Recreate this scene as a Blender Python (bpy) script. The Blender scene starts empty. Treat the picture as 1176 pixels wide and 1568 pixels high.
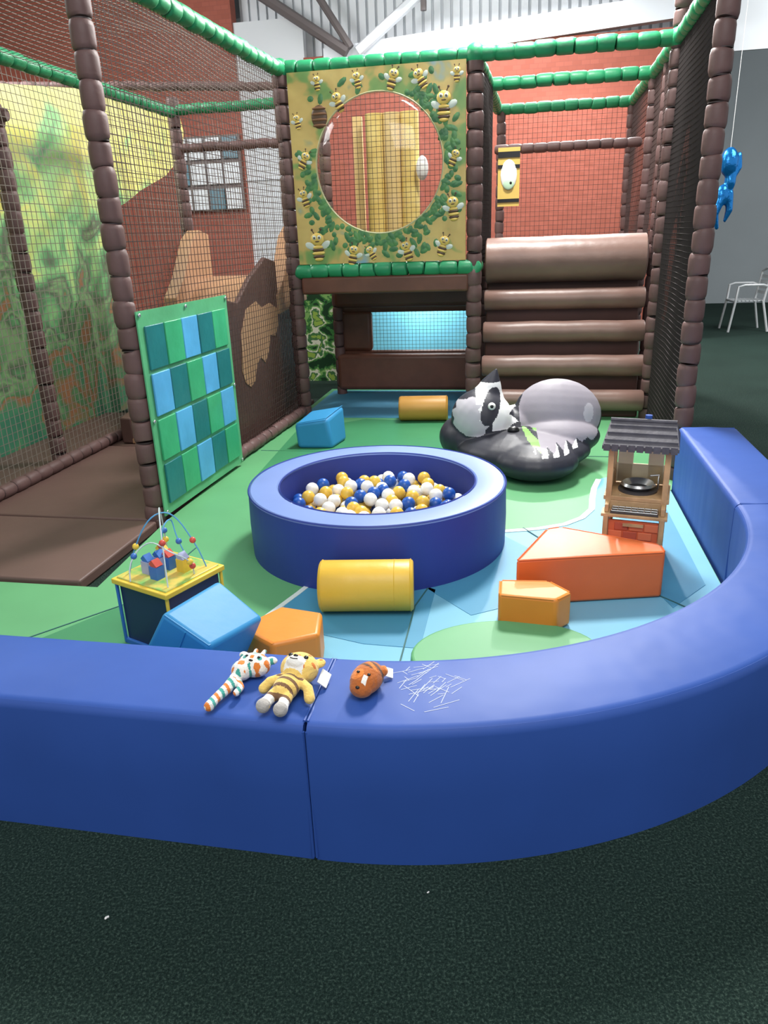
import bpy, bmesh, math, random
from mathutils import Vector, Matrix, Euler
random.seed(7)
SC=bpy.context.scene
COL=SC.collection

# ------------------------------------------------------------------ helpers
def srgb(r,g,b):
    def c(v):
        v/=255.0
        return v/12.92 if v<=0.04045 else ((v+0.055)/1.055)**2.4
    return (c(r),c(g),c(b),1.0)

def mat(name,col,rough=0.5,spec=0.5,bump=0.0,bscale=30,var=0.0,vscale=6,col2=None,metal=0.0,sheen=0.0,detail=3,fold=None):
    m=bpy.data.materials.new(name); m.use_nodes=True
    nt=m.node_tree; n=nt.nodes; b=n["Principled BSDF"]
    b.inputs["Roughness"].default_value=rough
    b.inputs["Specular IOR Level"].default_value=spec
    b.inputs["Metallic"].default_value=metal
    if sheen: b.inputs["Sheen Weight"].default_value=sheen
    b.inputs["Base Color"].default_value=col
    tc=n.new("ShaderNodeTexCoord")
    if var>0 or col2:
        nz=n.new("ShaderNodeTexNoise"); nz.inputs["Scale"].default_value=vscale; nz.inputs["Detail"].default_value=detail
        nt.links.new(tc.outputs["Object"],nz.inputs["Vector"])
        rp=n.new("ShaderNodeValToRGB")
        c2=col2 if col2 else tuple([c*(1-var) for c in col[:3]]+[1])
        rp.color_ramp.elements[0].position=0.38; rp.color_ramp.elements[1].position=0.62
        rp.color_ramp.elements[0].color=c2; rp.color_ramp.elements[1].color=col
        nt.links.new(nz.outputs["Fac"],rp.inputs["Fac"]); nt.links.new(rp.outputs["Color"],b.inputs["Base Color"])
    if bump>0:
        nb=n.new("ShaderNodeTexNoise"); nb.inputs["Scale"].default_value=bscale; nb.inputs["Detail"].default_value=4
        nt.links.new(tc.outputs["Object"],nb.inputs["Vector"])
        if fold:
            mp=n.new("ShaderNodeMapping"); mp.inputs["Scale"].default_value=fold
            nt.links.new(tc.outputs["Object"],mp.inputs["Vector"]); nt.links.new(mp.outputs["Vector"],nb.inputs["Vector"]); nb.inputs["Detail"].default_value=1
        bp=n.new("ShaderNodeBump"); bp.inputs["Strength"].default_value=bump; bp.inputs["Distance"].default_value=0.02
        nt.links.new(nb.outputs["Fac"],bp.inputs["Height"]); nt.links.new(bp.outputs["Normal"],b.inputs["Normal"])
    return m

def ramp_mat(name,stops,scale=4,rough=0.45,detail=4,dist=0.4,soft=False):
    m=bpy.data.materials.new(name); m.use_nodes=True
    nt=m.node_tree; n=nt.nodes; b=n["Principled BSDF"]; b.inputs["Roughness"].default_value=rough
    tc=n.new("ShaderNodeTexCoord")
    t=n.new("ShaderNodeTexNoise"); t.inputs["Scale"].default_value=scale; t.inputs["Detail"].default_value=detail; t.inputs["Distortion"].default_value=dist
    nt.links.new(tc.outputs["Object"],t.inputs["Vector"])
    rp=n.new("ShaderNodeValToRGB"); rp.color_ramp.interpolation='LINEAR' if soft else 'CONSTANT'
    cr=rp.color_ramp
    cr.elements[0].position=stops[0][0]; cr.elements[0].color=stops[0][1]
    cr.elements[1].position=stops[1][0]; cr.elements[1].color=stops[1][1]
    for p,c in stops[2:]:
        e=cr.elements.new(p); e.color=c
    nt.links.new(t.outputs["Fac"],rp.inputs["Fac"]); nt.links.new(rp.outputs["Color"],b.inputs["Base Color"])
    return m

class MB:
    def __init__(s): s.v=[]; s.f=[]; s.m=[]
    def add(s,vs,fs,mi=0,M=None):
        o=len(s.v)
        for v in vs:
            v=Vector(v); s.v.append(M@v if M is not None else v)
        for f in fs: s.f.append(tuple(o+i for i in f)); s.m.append(mi)
    def box(s,c,size,mi=0,rot=None,M=None):
        hx,hy,hz=[q/2 for q in size]
        vs=[Vector((x*hx,y*hy,z*hz)) for x in(-1,1) for y in(-1,1) for z in(-1,1)]
        Rm=Euler(rot).to_matrix() if rot else Matrix.Identity(3)
        vs=[Rm@v+Vector(c) for v in vs]
        s.add(vs,[(0,1,3,2),(4,6,7,5),(0,4,5,1),(2,3,7,6),(0,2,6,4),(1,5,7,3)],mi,M)
    def cyl(s,p0,p1,r0,r1=None,n=12,mi=0,M=None,caps=True):
        r1=r0 if r1 is None else r1
        s.rings([(p0,r0),(p1,r1)],n,mi,M,caps)
    def rings(s,pr,n=12,mi=0,M=None,caps=True):
        pts=[Vector(p) for p,_ in pr]; vs=[]; fs=[]
        up=None
        for i,(p,r) in enumerate(pr):
            a=pts[max(i-1,0)]; b=pts[min(i+1,len(pts)-1)]
            t=(b-a)
            if t.length<1e-9: t=Vector((0,0,1))
            t.normalize()
            if up is None:
                up=t.orthogonal().normalized()
            else:
                up=(up-t*up.dot(t))
                up=up.normalized() if up.length>1e-6 else t.orthogonal().normalized()
            w=t.cross(up)
            for k in range(n):
                an=2*math.pi*k/n
                vs.append(pts[i]+(up*math.cos(an)+w*math.sin(an))*r)
        for i in range(len(pr)-1):
            for k in range(n):
                k2=(k+1)%n
                fs.append((i*n+k,i*n+k2,(i+1)*n+k2,(i+1)*n+k))
        if caps:
            fs.append(tuple(range(n-1,-1,-1))); fs.append(tuple((len(pr)-1)*n+k for k in range(n)))
        s.add(vs,fs,mi,M)
    def ell(s,c,sc,mi=0,rot=None,M=None,nu=16,nv=10):
        if not hasattr(sc,'__len__'): sc=(sc,sc,sc)
        Rm=Euler(rot).to_matrix() if rot else Matrix.Identity(3)
        vs=[];fs=[]
        for j in range(nv+1):
            ph=math.pi*j/nv
            for i in range(nu):
                th=2*math.pi*i/nu
                vs.append(Rm@Vector((sc[0]*math.sin(ph)*math.cos(th),sc[1]*math.sin(ph)*math.sin(th),sc[2]*math.cos(ph)))+Vector(c))
        for j in range(nv):
            for i in range(nu):
                i2=(i+1)%nu
                fs.append((j*nu+i,(j+1)*nu+i,(j+1)*nu+i2,j*nu+i2))
        s.add(vs,fs,mi,M)
    def prism(s,poly,z0,z1,mi=0,M=None,side=None):
        n=len(poly)
        vs=[(p[0],p[1],z0) for p in poly]+[(p[0],p[1],z1) for p in poly]
        fs=[tuple(range(n,2*n)),tuple(range(n-1,-1,-1))]+[(i,(i+1)%n,n+(i+1)%n,n+i) for i in range(n)]
        s.add(vs,fs,mi,M)
    def lathe(s,prof,c,n=64,mi=0,M=None,closed=True):
        vs=[];fs=[];k=len(prof)
        for i in range(n):
            a=2*math.pi*i/n
            for r,z in prof: vs.append((c[0]+r*math.cos(a),c[1]+r*math.sin(a),c[2]+z))
        for i in range(n):
            i2=(i+1)%n
            for j in range(k if closed else k-1):
                j2=(j+1)%k
                fs.append((i*k+j,i2*k+j,i2*k+j2,i*k+j2))
        s.add(vs,fs,mi,M)
    def obj(s,name,mats,parent=None,smooth=True,bevel=0,bseg=3,angle=40,weld=True,loc=None,rot=None):
        me=bpy.data.meshes.new(name); 
        me.from_pydata([tuple(v) for v in s.v],[],s.f)
        if not isinstance(mats,(list,tuple)): mats=[mats]
        for m in mats: me.materials.append(m)
        me.polygons.foreach_set("material_index",s.m)
        me.update()
        bm=bmesh.new(); bm.from_mesh(me)
        if weld: bmesh.ops.remove_doubles(bm,verts=bm.verts,dist=1e-5)
        bmesh.ops.recalc_face_normals(bm,faces=bm.faces)
        if smooth:
            lim=math.radians(angle)
            for f in bm.faces: f.smooth=True
            for e in bm.edges:
                if len(e.link_faces)==2 and e.calc_face_angle(0)>lim: e.smooth=False
        bm.to_mesh(me); bm.free()
        o=bpy.data.objects.new(name,me); COL.objects.link(o)
        if parent: o.parent=parent
        if loc is not None: o.location=loc
        if rot is not None: o.rotation_euler=rot
        if bevel>0:
            b=o.modifiers.new("bevel",'BEVEL'); b.width=bevel; b.segments=bseg; b.limit_method='ANGLE'; b.angle_limit=math.radians(40)
        return o

def empty(name,loc=(0,0,0),rot=(0,0,0)):
    e=bpy.data.objects.new(name,None); COL.objects.link(e); e.location=loc; e.rotation_euler=rot; e.empty_display_size=0.1
    return e

def sculpt(name,blobs,voxel,smooth_it,colorfn,mats,parent=None,loc=None,rot=None):
    mb=MB()
    for b in blobs:
        if b[0]=='e': mb.ell(b[1],b[2],0,b[3] if len(b)>3 else None,nu=20,nv=14)
        else:
            mb.rings(b[1],14,0)
            for p,r in (b[1][0],b[1][-1]): mb.ell(p,r,0,nu=14,nv=10)
    o=mb.obj(name+"_tmp",mats[0],weld=False)
    r=o.modifiers.new("r",'REMESH'); r.mode='VOXEL'; r.voxel_size=voxel
    sm=o.modifiers.new("s",'SMOOTH'); sm.factor=0.6; sm.iterations=smooth_it
    dg=bpy.context.evaluated_depsgraph_get(); dg.update()
    me=bpy.data.meshes.new_from_object(o.evaluated_get(dg))
    bpy.data.objects.remove(o,do_unlink=True)
    me.name=name; me.materials.clear()
    for m in mats: me.materials.append(m)
    for p in me.polygons:
        p.use_smooth=True; p.material_index=colorfn(p.center,p.normal)
    o=bpy.data.objects.new(name,me); COL.objects.link(o)
    if parent: o.parent=parent
    if loc is not None: o.location=loc
    if rot is not None: o.rotation_euler=rot
    return o

# structure frame -------------------------------------------------------
YAW=-0.1973
E1=Vector((math.cos(YAW),math.sin(YAW),0)); E2=Vector((-math.sin(YAW),math.cos(YAW),0)); OA=Vector((-0.69,6.66,0))
def S(a,b,z=0.0): return OA+E1*a+E2*b+Vector((0,0,z))
MS=Matrix.Translation(OA)@Matrix.Rotation(YAW,4,'Z')
PLX=Matrix(((0,0,1,0),(1,0,0,0),(0,1,0,0),(0,0,0,1)))
MATZ=0.04

# ------------------------------------------------------------------ materials
BLUE=mat("blue_vinyl",srgb(46,84,166),0.55,0.4,0.22,5,0.07,2.5,fold=(1.6,1.6,0.22))
PITB=mat("pit_navy_vinyl",srgb(48,66,150),0.52,0.42,0.15,6,0.07,3,fold=(1.6,1.6,0.3))
PITT=mat("pit_rim_highlight",srgb(122,146,206),0.42,0.5,0.08,9,0.06,3)  # rim top paler than the sides: its highlights are put into the colour
BROWN=mat("brown_foam_wrap",srgb(106,80,78),0.55,0.4,0.15,18,0.2,5)
BROWNM=mat("brown_mat",srgb(104,80,74),0.5,0.4,0.05,12,0.1,2)
BROWNP=mat("brown_pvc",srgb(112,72,58),0.42,0.5,0.12,10,0.25,4)
TIE=mat("tie_dark",srgb(52,40,40),0.6)
GREENB=mat("green_foam_wrap",srgb(42,146,98),0.42,0.5,0.15,18,0.15,5)
TIEG=mat("tie_green",srgb(20,96,62),0.6)
LOGM=mat("log_roll_pvc",srgb(138,108,98),0.4,0.5,0.3,6,0.18,3)
NETK=mat("net_black",srgb(48,42,42),0.8,0.2)
NETB=mat("net_brown",srgb(78,62,60),0.8,0.2)
NETW=mat("net_grey",srgb(130,122,114),0.8,0.2)
MATG=mat("mat_green",srgb(98,166,114),0.5,0.4,0.05,8,0.08,2)
MATGD=mat("mat_green_dark",srgb(62,136,92),0.5,0.4,0.05,8,0.08,2)
MATB=mat("mat_light_blue",srgb(116,182,210),0.5,0.4,0.05,8,0.06,2)
MATB2=mat("mat_teal_blue",srgb(76,150,186),0.5,0.4,0.05,8,0.06,2)
MATW=mat("mat_white_line",srgb(215,228,225),0.5)
SEAM=mat("mat_seam",srgb(50,100,100),0.7)
YEL=mat("yellow_pvc",srgb(230,186,62),0.42,0.5,0.2,9,0.08,3)
OCH=mat("ochre_pvc",srgb(200,146,66),0.45,0.5,0.1,9,0.1,3)
ORG=mat("orange_pvc",srgb(236,142,48),0.42,0.5,0.15,9,0.08,3)
REDO=mat("orange_red_pvc",srgb(230,110,50),0.42,0.5,0.15,9,0.1,3)
LBL=mat("sky_blue_pvc",srgb(54,142,196),0.5,0.35,0.12,9,0.08,3)
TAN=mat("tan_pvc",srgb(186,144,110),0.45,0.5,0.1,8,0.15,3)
WHITE=mat("white_plastic",srgb(235,235,232),0.35)
BLK=mat("black_plastic",srgb(18,18,20),0.35)
WOOD=mat("toy_wood",srgb(204,166,122),0.5,0.4,0.05,30,0.25,14)
METAL=mat("chrome_metal",srgb(205,208,210),0.25,0.5,metal=0.9)

# ------------------------------------------------------------------ room shell
fl=MB(); fl.box((2,6,-0.05),(34,36,0.1),0)
carp=bpy.data.materials.new("dark_green_carpet"); carp.use_nodes=True
nt=carp.node_tree; n=nt.nodes; b=n["Principled BSDF"]; b.inputs["Roughness"].default_value=0.95; b.inputs["Specular IOR Level"].default_value=0.12
tc=n.new("ShaderNodeTexCoord"); n1=n.new("ShaderNodeTexNoise"); n1.inputs["Scale"].default_value=150; n1.inputs["Detail"].default_value=6; n1.inputs["Roughness"].default_value=0.8
n2=n.new("ShaderNodeTexNoise"); n2.inputs["Scale"].default_value=1.3
nt.links.new(tc.outputs["Object"],n1.inputs["Vector"]); nt.links.new(tc.outputs["Object"],n2.inputs["Vector"])
rp=n.new("ShaderNodeValToRGB"); cr=rp.color_ramp; cr.elements[0].position=0.36; cr.elements[0].color=srgb(16,28,26); cr.elements[1].position=0.68; cr.elements[1].color=srgb(96,118,106)
e=cr.elements.new(0.52); e.color=srgb(40,60,54)
mx=n.new("ShaderNodeMix"); mx.data_type='RGBA'; mx.blend_type='MULTIPLY'; mx.inputs["Factor"].default_value=0.45
nt.links.new(n1.outputs["Fac"],rp.inputs["Fac"]); nt.links.new(rp.outputs["Color"],mx.inputs["A"]); nt.links.new(n2.outputs["Fac"],mx.inputs["B"]); nt.links.new(mx.outputs["Result"],b.inputs["Base Color"])
bp=n.new("ShaderNodeBump"); bp.inputs["Strength"].default_value=0.6; bp.inputs["Distance"].default_value=0.005
nt.links.new(n1.outputs["Fac"],bp.inputs["Height"]); nt.links.new(bp.outputs["Normal"],b.inputs["Normal"])
fl.obj("floor",carp,smooth=False)
m1=MB()
for x,y,s in ((-0.72,1.36,1.0),(0.075,1.40,0.6)):
    m1.ell((x,y,0.003),(0.005*s,0.0035*s,0.003*s),0,(0,0,x*7),nu=7,nv=5); m1.ell((x+0.004*s,y+0.003*s,0.003),(0.003*s,0.003*s,0.003*s),0,nu=7,nv=5)
m1.obj("carpet_crumbs",WHITE)

REDW=mat("red_brick_paint",srgb(170,88,70),0.7,0.3,0.0,14,0.0,1.5)
GREYW=mat("grey_wall_paint",srgb(168,176,180),0.8,0.3,0.0,10,0.05,1)
CLAD=mat("white_cladding",srgb(220,224,228),0.6,0.3)
nt=REDW.node_tree; n=nt.nodes; b=n["Principled BSDF"]
bk=n.new("ShaderNodeTexBrick"); bk.inputs["Scale"].default_value=4.5; bk.inputs["Color1"].default_value=srgb(168,94,78); bk.inputs["Color2"].default_value=srgb(156,86,70); bk.inputs["Mortar"].default_value=srgb(148,84,72); bk.inputs["Mortar Size"].default_value=0.012
tcx=n.new("ShaderNodeTexCoord"); mp=n.new("ShaderNodeMapping"); mp.inputs["Rotation"].default_value=(math.radians(90),0,0)
nt.links.new(tcx.outputs["Object"],mp.inputs["Vector"]); nt.links.new(mp.outputs["Vector"],bk.inputs["Vector"]); nt.links.new(bk.outputs["Color"],b.inputs["Base Color"])

w=MB(); w.box((1.45,5.1,1.95),(5.3,0.2,3.9)); w.box((-7.0,5.1,2.6),(9.6,0.2,5.2))
o=w.obj("wall_partition",REDW,smooth=False); o.matrix_world=MS
w=MB(); w.box((4,10.6,3.0),(34,0.2,6.0)); o=w.obj("wall_back",GREYW,smooth=False); o.matrix_world=MS
w=MB(); w.box((-11.9,3,2.6),(0.2,20,5.2)); o=w.obj("wall_left",REDW,smooth=False); o.matrix_world=MS
w=MB()
for i in range(50):
    a=-2.1+i*0.13; w.box((a,5.35,4.5),(0.09,0.04,1.7),0)
w.box((1.5,5.4,4.5),(7.4,0.04,1.7),0); w.box((-1.7,5.12,2.2),(1.0,0.14,4.4),0)
for z in (1.2,2.4,3.6): w.box((-1.7,5.04,z),(1.0,0.03,0.03),0)
o=w.obj("wall_cladding",CLAD,smooth=False); o.matrix_world=MS
w=MB()
pr=[(-12,4.9),(0,6.3),(14,4.9)]
for (a0,z0),(a1,z1) in zip(pr[:-1],pr[1:]):
    w.add([(a0,-6,z0),(a1,-6,z1),(a1,13,z1),(a0,13,z0),(a0,-6,z0+.1),(a1,-6,z1+.1),(a1,13,z1+.1),(a0,13,z0+.1)],[(0,1,2,3),(4,7,6,5),(0,4,5,1),(1,5,6,2),(2,6,7,3),(3,7,4,0)])
o=w.obj("ceiling",CLAD,smooth=False); o.matrix_world=MS
STEEL=mat("white_steel",srgb(222,226,232),0.5); STEELD=mat("grey_brown_steel",srgb(104,96,96),0.5)
w=MB()
w.prism([(-0.9,3.72),(4.3,4.02),(4.3,4.30),(-0.9,3.98)],4.95,5.10,0,Matrix(((1,0,0,0),(0,0,1,0),(0,1,0,0),(0,0,0,1))))
w.cyl((-0.55,4.9,3.9),(-2.1,4.9,4.9),0.07,n=8,mi=1); w.cyl((-0.5,4.9,3.95),(-1.4,4.9,5.3),0.05,n=8,mi=1)
w.cyl((-0.4,4.9,3.9),(0.9,4.9,4.8),0.07,n=8,mi=0); w.cyl((0.1,4.9,4.75),(2.2,4.9,4.95),0.05,n=8,mi=1); w.cyl((0.5,4.9,4.3),(0.5,4.9,5.2),0.04,n=8,mi=1)
o=w.obj("ceiling_truss",[STEEL,STEELD],angle=30); o.matrix_world=MS

win=empty("window_1"); 
w=MB(); w.box((-2.75,4.94,2.5),(1.05,0.06,1.0),0)
for i in range(4):
    for j in range(3):
        w.box((-3.14+i*0.26,4.89,2.15+j*0.34),(0.22,0.04,0.28),2 if (i*3+j)%5==1 else 1)
o=w.obj("frame_and_panes",[mat("window_frame",srgb(110,100,98),0.5),mat("pane_pale",srgb(232,236,240),0.3),mat("pane_poster",srgb(100,136,150),0.4)],parent=win,smooth=False); o.matrix_world=MS

# ------------------------------------------------------------------ floor mats
K=Vector((0.124,3.212,0))
RI,RO=1.40,1.73
def arc(r,a0,a1,n):
    return [(K.x+r*math.cos(math.radians(a0+(a1-a0)*i/n)),K.y+r*math.sin(math.radians(a0+(a1-a0)*i/n))) for i in range(n+1)]
AS=-90+math.degrees(YAW); AE=AS+90
seam_in=Vector(arc(RI,AS,AE,1)[0]); end_in=Vector(arc(RI,AS,AE,1)[1])
e1=Vector((E1.x,E1.y)); e2=Vector((E2.x,E2.y))
def xy(v): return (v.x,v.y)
inner=arc(RI-0.006,AS,AE,30)
fm=empty("play_floor_mat")
g=MB()
poly=[xy(seam_in-e1*2.3-e2*(-0.006))]+inner+[xy(end_in+e2*1.33-e1*0.006), xy(end_in+e2*1.33+e1*0.3),xy(S(3.1,0.1)),xy(S(3.1,1.2)),xy(S(-0.05,1.2)),xy(S(-0.05,-2.7)),xy(S(0.02,-3.56)),xy(S(-1.4,-3.56))]
g.prism(poly,0.0,MATZ)
g.obj("green_base",MATG,fm,smooth=False)
g=MB()
riv=[(-0.72,1.965),]+[p for p in arc(RI-0.01,AS,AE,30)]+[xy(end_in+e2*1.3-e1*0.01),(1.52,4.55),(1.40,4.5),(1.30,4.3),(1.24,4.12),(1.19,3.95),(1.10,3.82),(0.98,3.73),(0.82,3.68),(0.63,3.66),(0.3,3.5),(-0.1,3.3),(-0.384,3.08),(-0.515,2.81),(-0.62,2.5)]
g.prism(riv,MATZ,MATZ+0.003)
g.obj("river_print",MATB,fm,smooth=False)
g=MB()
g.prism([(-0.10,2.55),(0.12,2.5),(0.22,3.0),(0.0,3.2),(-0.40,3.05),(-0.50,2.75)],MATZ+0.003,MATZ+0.005)
g.prism([(0.62,3.62),(0.18,3.02),(0.35,2.75),(0.62,2.86),(0.85,3.2)],MATZ+0.003,MATZ+0.005)
g.prism([(1.2,2.75),(1.42,2.95),(1.62,4.0),(1.38,4.05),(1.15,3.3)],MATZ+0.003,MATZ+0.005)
g.obj("river_dark_print",MATB2,fm,smooth=False)
g=MB()
edge=[(1.38,4.48),(1.30,4.3),(1.24,4.12),(1.19,3.95),(1.10,3.82),(0.98,3.73),(0.82,3.68),(0.60,3.66)]
def strip(mb,pts,w,z0,z1,mi=0):
    L=[];Rr=[]
    P_=[Vector(p) for p in pts]
    for i,p in enumerate(P_):
        a=P_[max(i-1,0)];b_=P_[min(i+1,len(P_)-1)];d=(b_-a).normalized();nn=Vector((-d.y,d.x))*w/2
        L.append(xy(p+nn));Rr.append(xy(p-nn))
    mb.prism(L+Rr[::-1],z0,z1,mi)
strip(g,edge,0.035,MATZ+0.003,MATZ+0.0065)
strip(g,[(-0.36,3.1),(-0.40,3.02),(-0.515,2.81),(-0.62,2.5)],0.025,MATZ+0.003,MATZ+0.0065)
g.obj("river_edge_print",MATW,fm,smooth=False)
g=MB()
cx,cy=0.44,2.40
g.prism([(cx+0.36*math.cos(i*math.pi/24),cy+0.25*math.sin(i*math.pi/24)) for i in range(48)],MATZ+0.005,MATZ+0.035)
g.obj("lily_island_disc",MATG,fm,smooth=False,bevel=0.012)
g=MB()
strip(g,[(0.02,2.3),(0.12,2.85),(0.2,3.05)],0.006,MATZ+0.005,MATZ+0.0075)
strip(g,[(-1.9,2.35),(-1.15,3.0),(-1.0,3.6)],0.006,MATZ+0.0,MATZ+0.003)
strip(g,[(1.35,2.6),(0.9,3.3),(0.75,3.7)],0.006,MATZ+0.005,MATZ+0.0075)
strip(g,[xy(S(0.0,-1.2)),xy(S(2.6,-1.2))],0.006,MATZ,MATZ+0.003)
g.obj("mat_seams",SEAM,fm,smooth=False)
g=MB()
g.prism([xy(S(0,-0.1)),xy(S(1.5,-0.1)),xy(S(1.5,1.1)),xy(S(0,1.1))],MATZ,MATZ+0.004,0)
g.obj("cave_blue_print",MATB2,fm,smooth=False)
g=MB()
g.prism([xy(S(0.2,-2.0)),xy(S(1.6,-1.7)),xy(S(1.9,-0.3)),xy(S(0.6,-0.15)),xy(S(0.1,-0.6))],MATZ,MATZ+0.003,0)
g.prism([(-1.75,2.35),(-1.1,2.2),(-0.9,2.6),(-1.15,3.0)],MATZ,MATZ+0.003,0)
g.obj("dark_green_print",MATGD,fm,smooth=False)
g=MB()
for b0,b1 in ((-3.55,-2.75),(-2.74,-1.2),(-1.19,0.6)):
    g.box((-0.77,(b0+b1)/2,0.03),(1.38,b1-b0-0.01,0.06))
o=g.obj("slide_runout_mat",BROWNM,bevel=0.012); o.matrix_world=MS
g=MB(); g.box((-1.72,-1.8,0.03),(0.48,3.5,0.06)); 
o=g.obj("outer_lane_mat",BROWNM,bevel=0.012); o.matrix_world=MS

# ------------------------------------------------------------------ padded bench wall
H=0.43
def bench_section(w,h,r=0.028,m=4):
    pts=[]
    for (cx,cz,a0) in ((w-r,h-r,0),(r,h-r,90)):
        for i in range(m+1):
            a=math.radians(a0+90*i/m); pts.append((cx+r*math.cos(a),cz+r*math.sin(a)))
    left=[(0.0,h*0.5),(0.006,0.0)]; right=[(w-0.006,0.0),(w,h*0.5)]
    mid=[(w*0.5,h+0.006)]
    return right+pts[:m+1]+mid+pts[m+1:]+left
def bench(name,path):
    e=empty(name); mb=MB(); sec=bench_section(RO-RI,H); k=len(sec); vs=[];fs=[]
    for i,(p,d) in enumerate(path):
        for (u,z) in sec: vs.append((p.x+d.x*u,p.y+d.y*u,z))
    for i in range(len(path)-1):
        for j in range(k):
            j2=(j+1)%k; fs.append((i*k+j,i*k+j2,(i+1)*k+j2,(i+1)*k+j))
    fs.append(tuple(range(k))); fs.append(tuple((len(path)-1)*k+j for j in range(k-1,-1,-1)))
    mb.add(vs,fs)
    mb.obj("padded_body",BLUE,e,angle=35)
    p=MB()
    for u,z in ((0.012,H-0.010),(RO-RI-0.012,H-0.010)):
        p.rings([((q.x+d.x*u,q.y+d.y*u,z),0.0045) for q,d in path],6)
    for q,d in (path[0],path[-1]):
        for u in(0.004,RO-RI-0.004): p.rings([((q.x+d.x*u,q.y+d.y*u,0.01),0.004),((q.x+d.x*u,q.y+d.y*u,H-0.02),0.004)],6)
        p.rings([((q.x+d.x*0.02,q.y+d.y*0.02,H-0.001),0.004),((q.x+d.x*(RO-RI-0.02),q.y+d.y*(RO-RI-0.02),H-0.001),0.004)],6)
    p.obj("piping",BLUE,e)
    return e
gap=0.006
straightL=[(Vector(seam_in)-e1*(gap+t*0.2),-e2) for t in range(0,12)]
bench_L=bench("padded_bench_wall",straightL)
curve=[]
for i in range(49):
    a=math.radians(AS+0.1+(89.8)*i/48); d=Vector((math.cos(a),math.sin(a))); curve.append((Vector((K.x,K.y))+d*RI,d))
bench_C=bench("padded_bench_wall",curve)
straightR=[(Vector(end_in)+e2*(gap+t*0.22),e1) for t in range(0,7)]
bench_R=bench("padded_bench_wall",straightR)
def topz(x,y):
    r=math.hypot(x-K.x,y-K.y); u=r-RI; wd=(RO-RI)/2
    return H+0.006*max(0,1-abs(u-wd)/(wd-0.028))
ch=MB()
random.seed(3)
for i in range(52):
    x=random.gauss(0.09,0.04); y=random.gauss(1.665,0.055); L=random.uniform(0.02,0.075); a=random.choice([0.25,2.3,1.0,0.6])+random.uniform(-.2,.2)
    x=min(max(x,-0.01),0.19); y=min(max(y,1.56),1.77)
    pts=[]
    for t in range(4):
        s_=t/3-0.5; px=x+L*s_*math.cos(a); py=y+L*s_*math.sin(a); pts.append((px,py))
    d=Vector((math.cos(a),math.sin(a)));nn=Vector((-d.y,d.x))*0.0010
    vs=[];fs=[]
    for (px,py) in pts:
        for sg_ in(-1,1):
            qx=px+nn.x*sg_;qy=py+nn.y*sg_; vs.append((qx,qy,topz(qx,qy)+0.0006))
    for t in range(3): fs.append((t*2,t*2+1,t*2+3,t*2+2))
    ch.add(vs,fs)
ch.obj("chalk_scribbles",mat("chalk",srgb(190,198,222),0.8),bench_C,smooth=False)

# ------------------------------------------------------------------ ball pit
pit=empty("ball_pit",(-0.03,3.64,MATZ))
Rp,rp_,hp=0.66,0.505,0.33
prof=[(Rp,0.0),(Rp+0.004,hp*0.5),(Rp,hp-0.012),(Rp-0.012,hp),((Rp+rp_)/2,hp+0.006),(rp_+0.012,hp),(rp_,hp-0.012),(rp_-0.004,hp*0.5),(rp_,0.0)]
m1=MB(); m1.lathe(prof,(0,0,0),96)
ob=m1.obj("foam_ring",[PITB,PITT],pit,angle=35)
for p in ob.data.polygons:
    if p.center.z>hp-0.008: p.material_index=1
m1=MB(); m1.lathe([(Rp-0.004,hp-0.004),(Rp,hp+0.002),(Rp+0.004,hp-0.004)],(0,0,0),96); m1.lathe([(rp_-0.004,hp-0.004),(rp_,hp+0.002),(rp_+0.004,hp-0.004)],(0,0,0),96)
m1.obj("rim_piping",PITB,pit)
m1=MB(); m1.lathe([(0.001,0.0),(rp_+0.01,0.0),(rp_+0.01,0.02),(0.001,0.02)],(0,0,0),64); m1.obj("pit_base",PITB,pit)
random.seed(11)
balls=[]
BR=0.036
def tryadd(x,y,z):
    if math.hypot(x,y)>rp_-BR-0.006: return False
    for (a,b_,c) in balls:
        if (a-x)**2+(b_-y)**2+(c-z)**2<(1.92*BR)**2: return False
    balls.append((x,y,z)); return True
for layer,(zc,cnt) in enumerate(((0.10,3000),(0.165,3000),(0.22,1600))):
    for _ in range(cnt):
        r=math.sqrt(random.random())*(rp_-BR); a=random.random()*6.283
        if layer==2 and r>rp_-0.09: continue
        tryadd(r*math.cos(a),r*math.sin(a),zc+random.uniform(-0.012,0.015))
m1=MB()
for (x,y,z) in balls: m1.ell((x,y,z),BR,random.choice([0,0,1,1,2,2]),nu=14,nv=8)
m1.obj("pit_balls",[mat("ball_white",srgb(238,238,236),0.35),mat("ball_yellow",srgb(226,184,72),0.35),mat("ball_blue",srgb(28,84,172),0.35)],pit,weld=False,angle=80)

# ------------------------------------------------------------------ soft blocks
e=empty("yellow_foam_cylinder",(-0.085,2.845,MATZ+0.115),(0,0,-0.06))
m1=MB(); R_=0.11; L_=0.20
m1.rings([((-L_,0,0),R_*0.9),((-L_+0.004,0,0),R_*0.97),((-L_+0.014,0,0),R_),((-0.05,0,0),R_),((0.05,0,0),R_),((L_-0.014,0,0),R_),((L_-0.004,0,0),R_*0.97),((L_,0,0),R_*0.9)],40)
m1.obj("body",YEL,e,angle=50)
m1=MB()
for s_ in(-1,1): m1.rings([((s_*(L_-0.012)+dx,0,0),R_+dr) for dx,dr in((-0.004,0.0),(0,0.003),(0.004,0.0))],40,caps=False)
m1.rings([((0.118,0,0),R_),((0.12,0,0),R_+0.0015),((0.122,0,0),R_)],40,caps=False); m1.obj("piping",YEL,e,angle=60)

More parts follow.
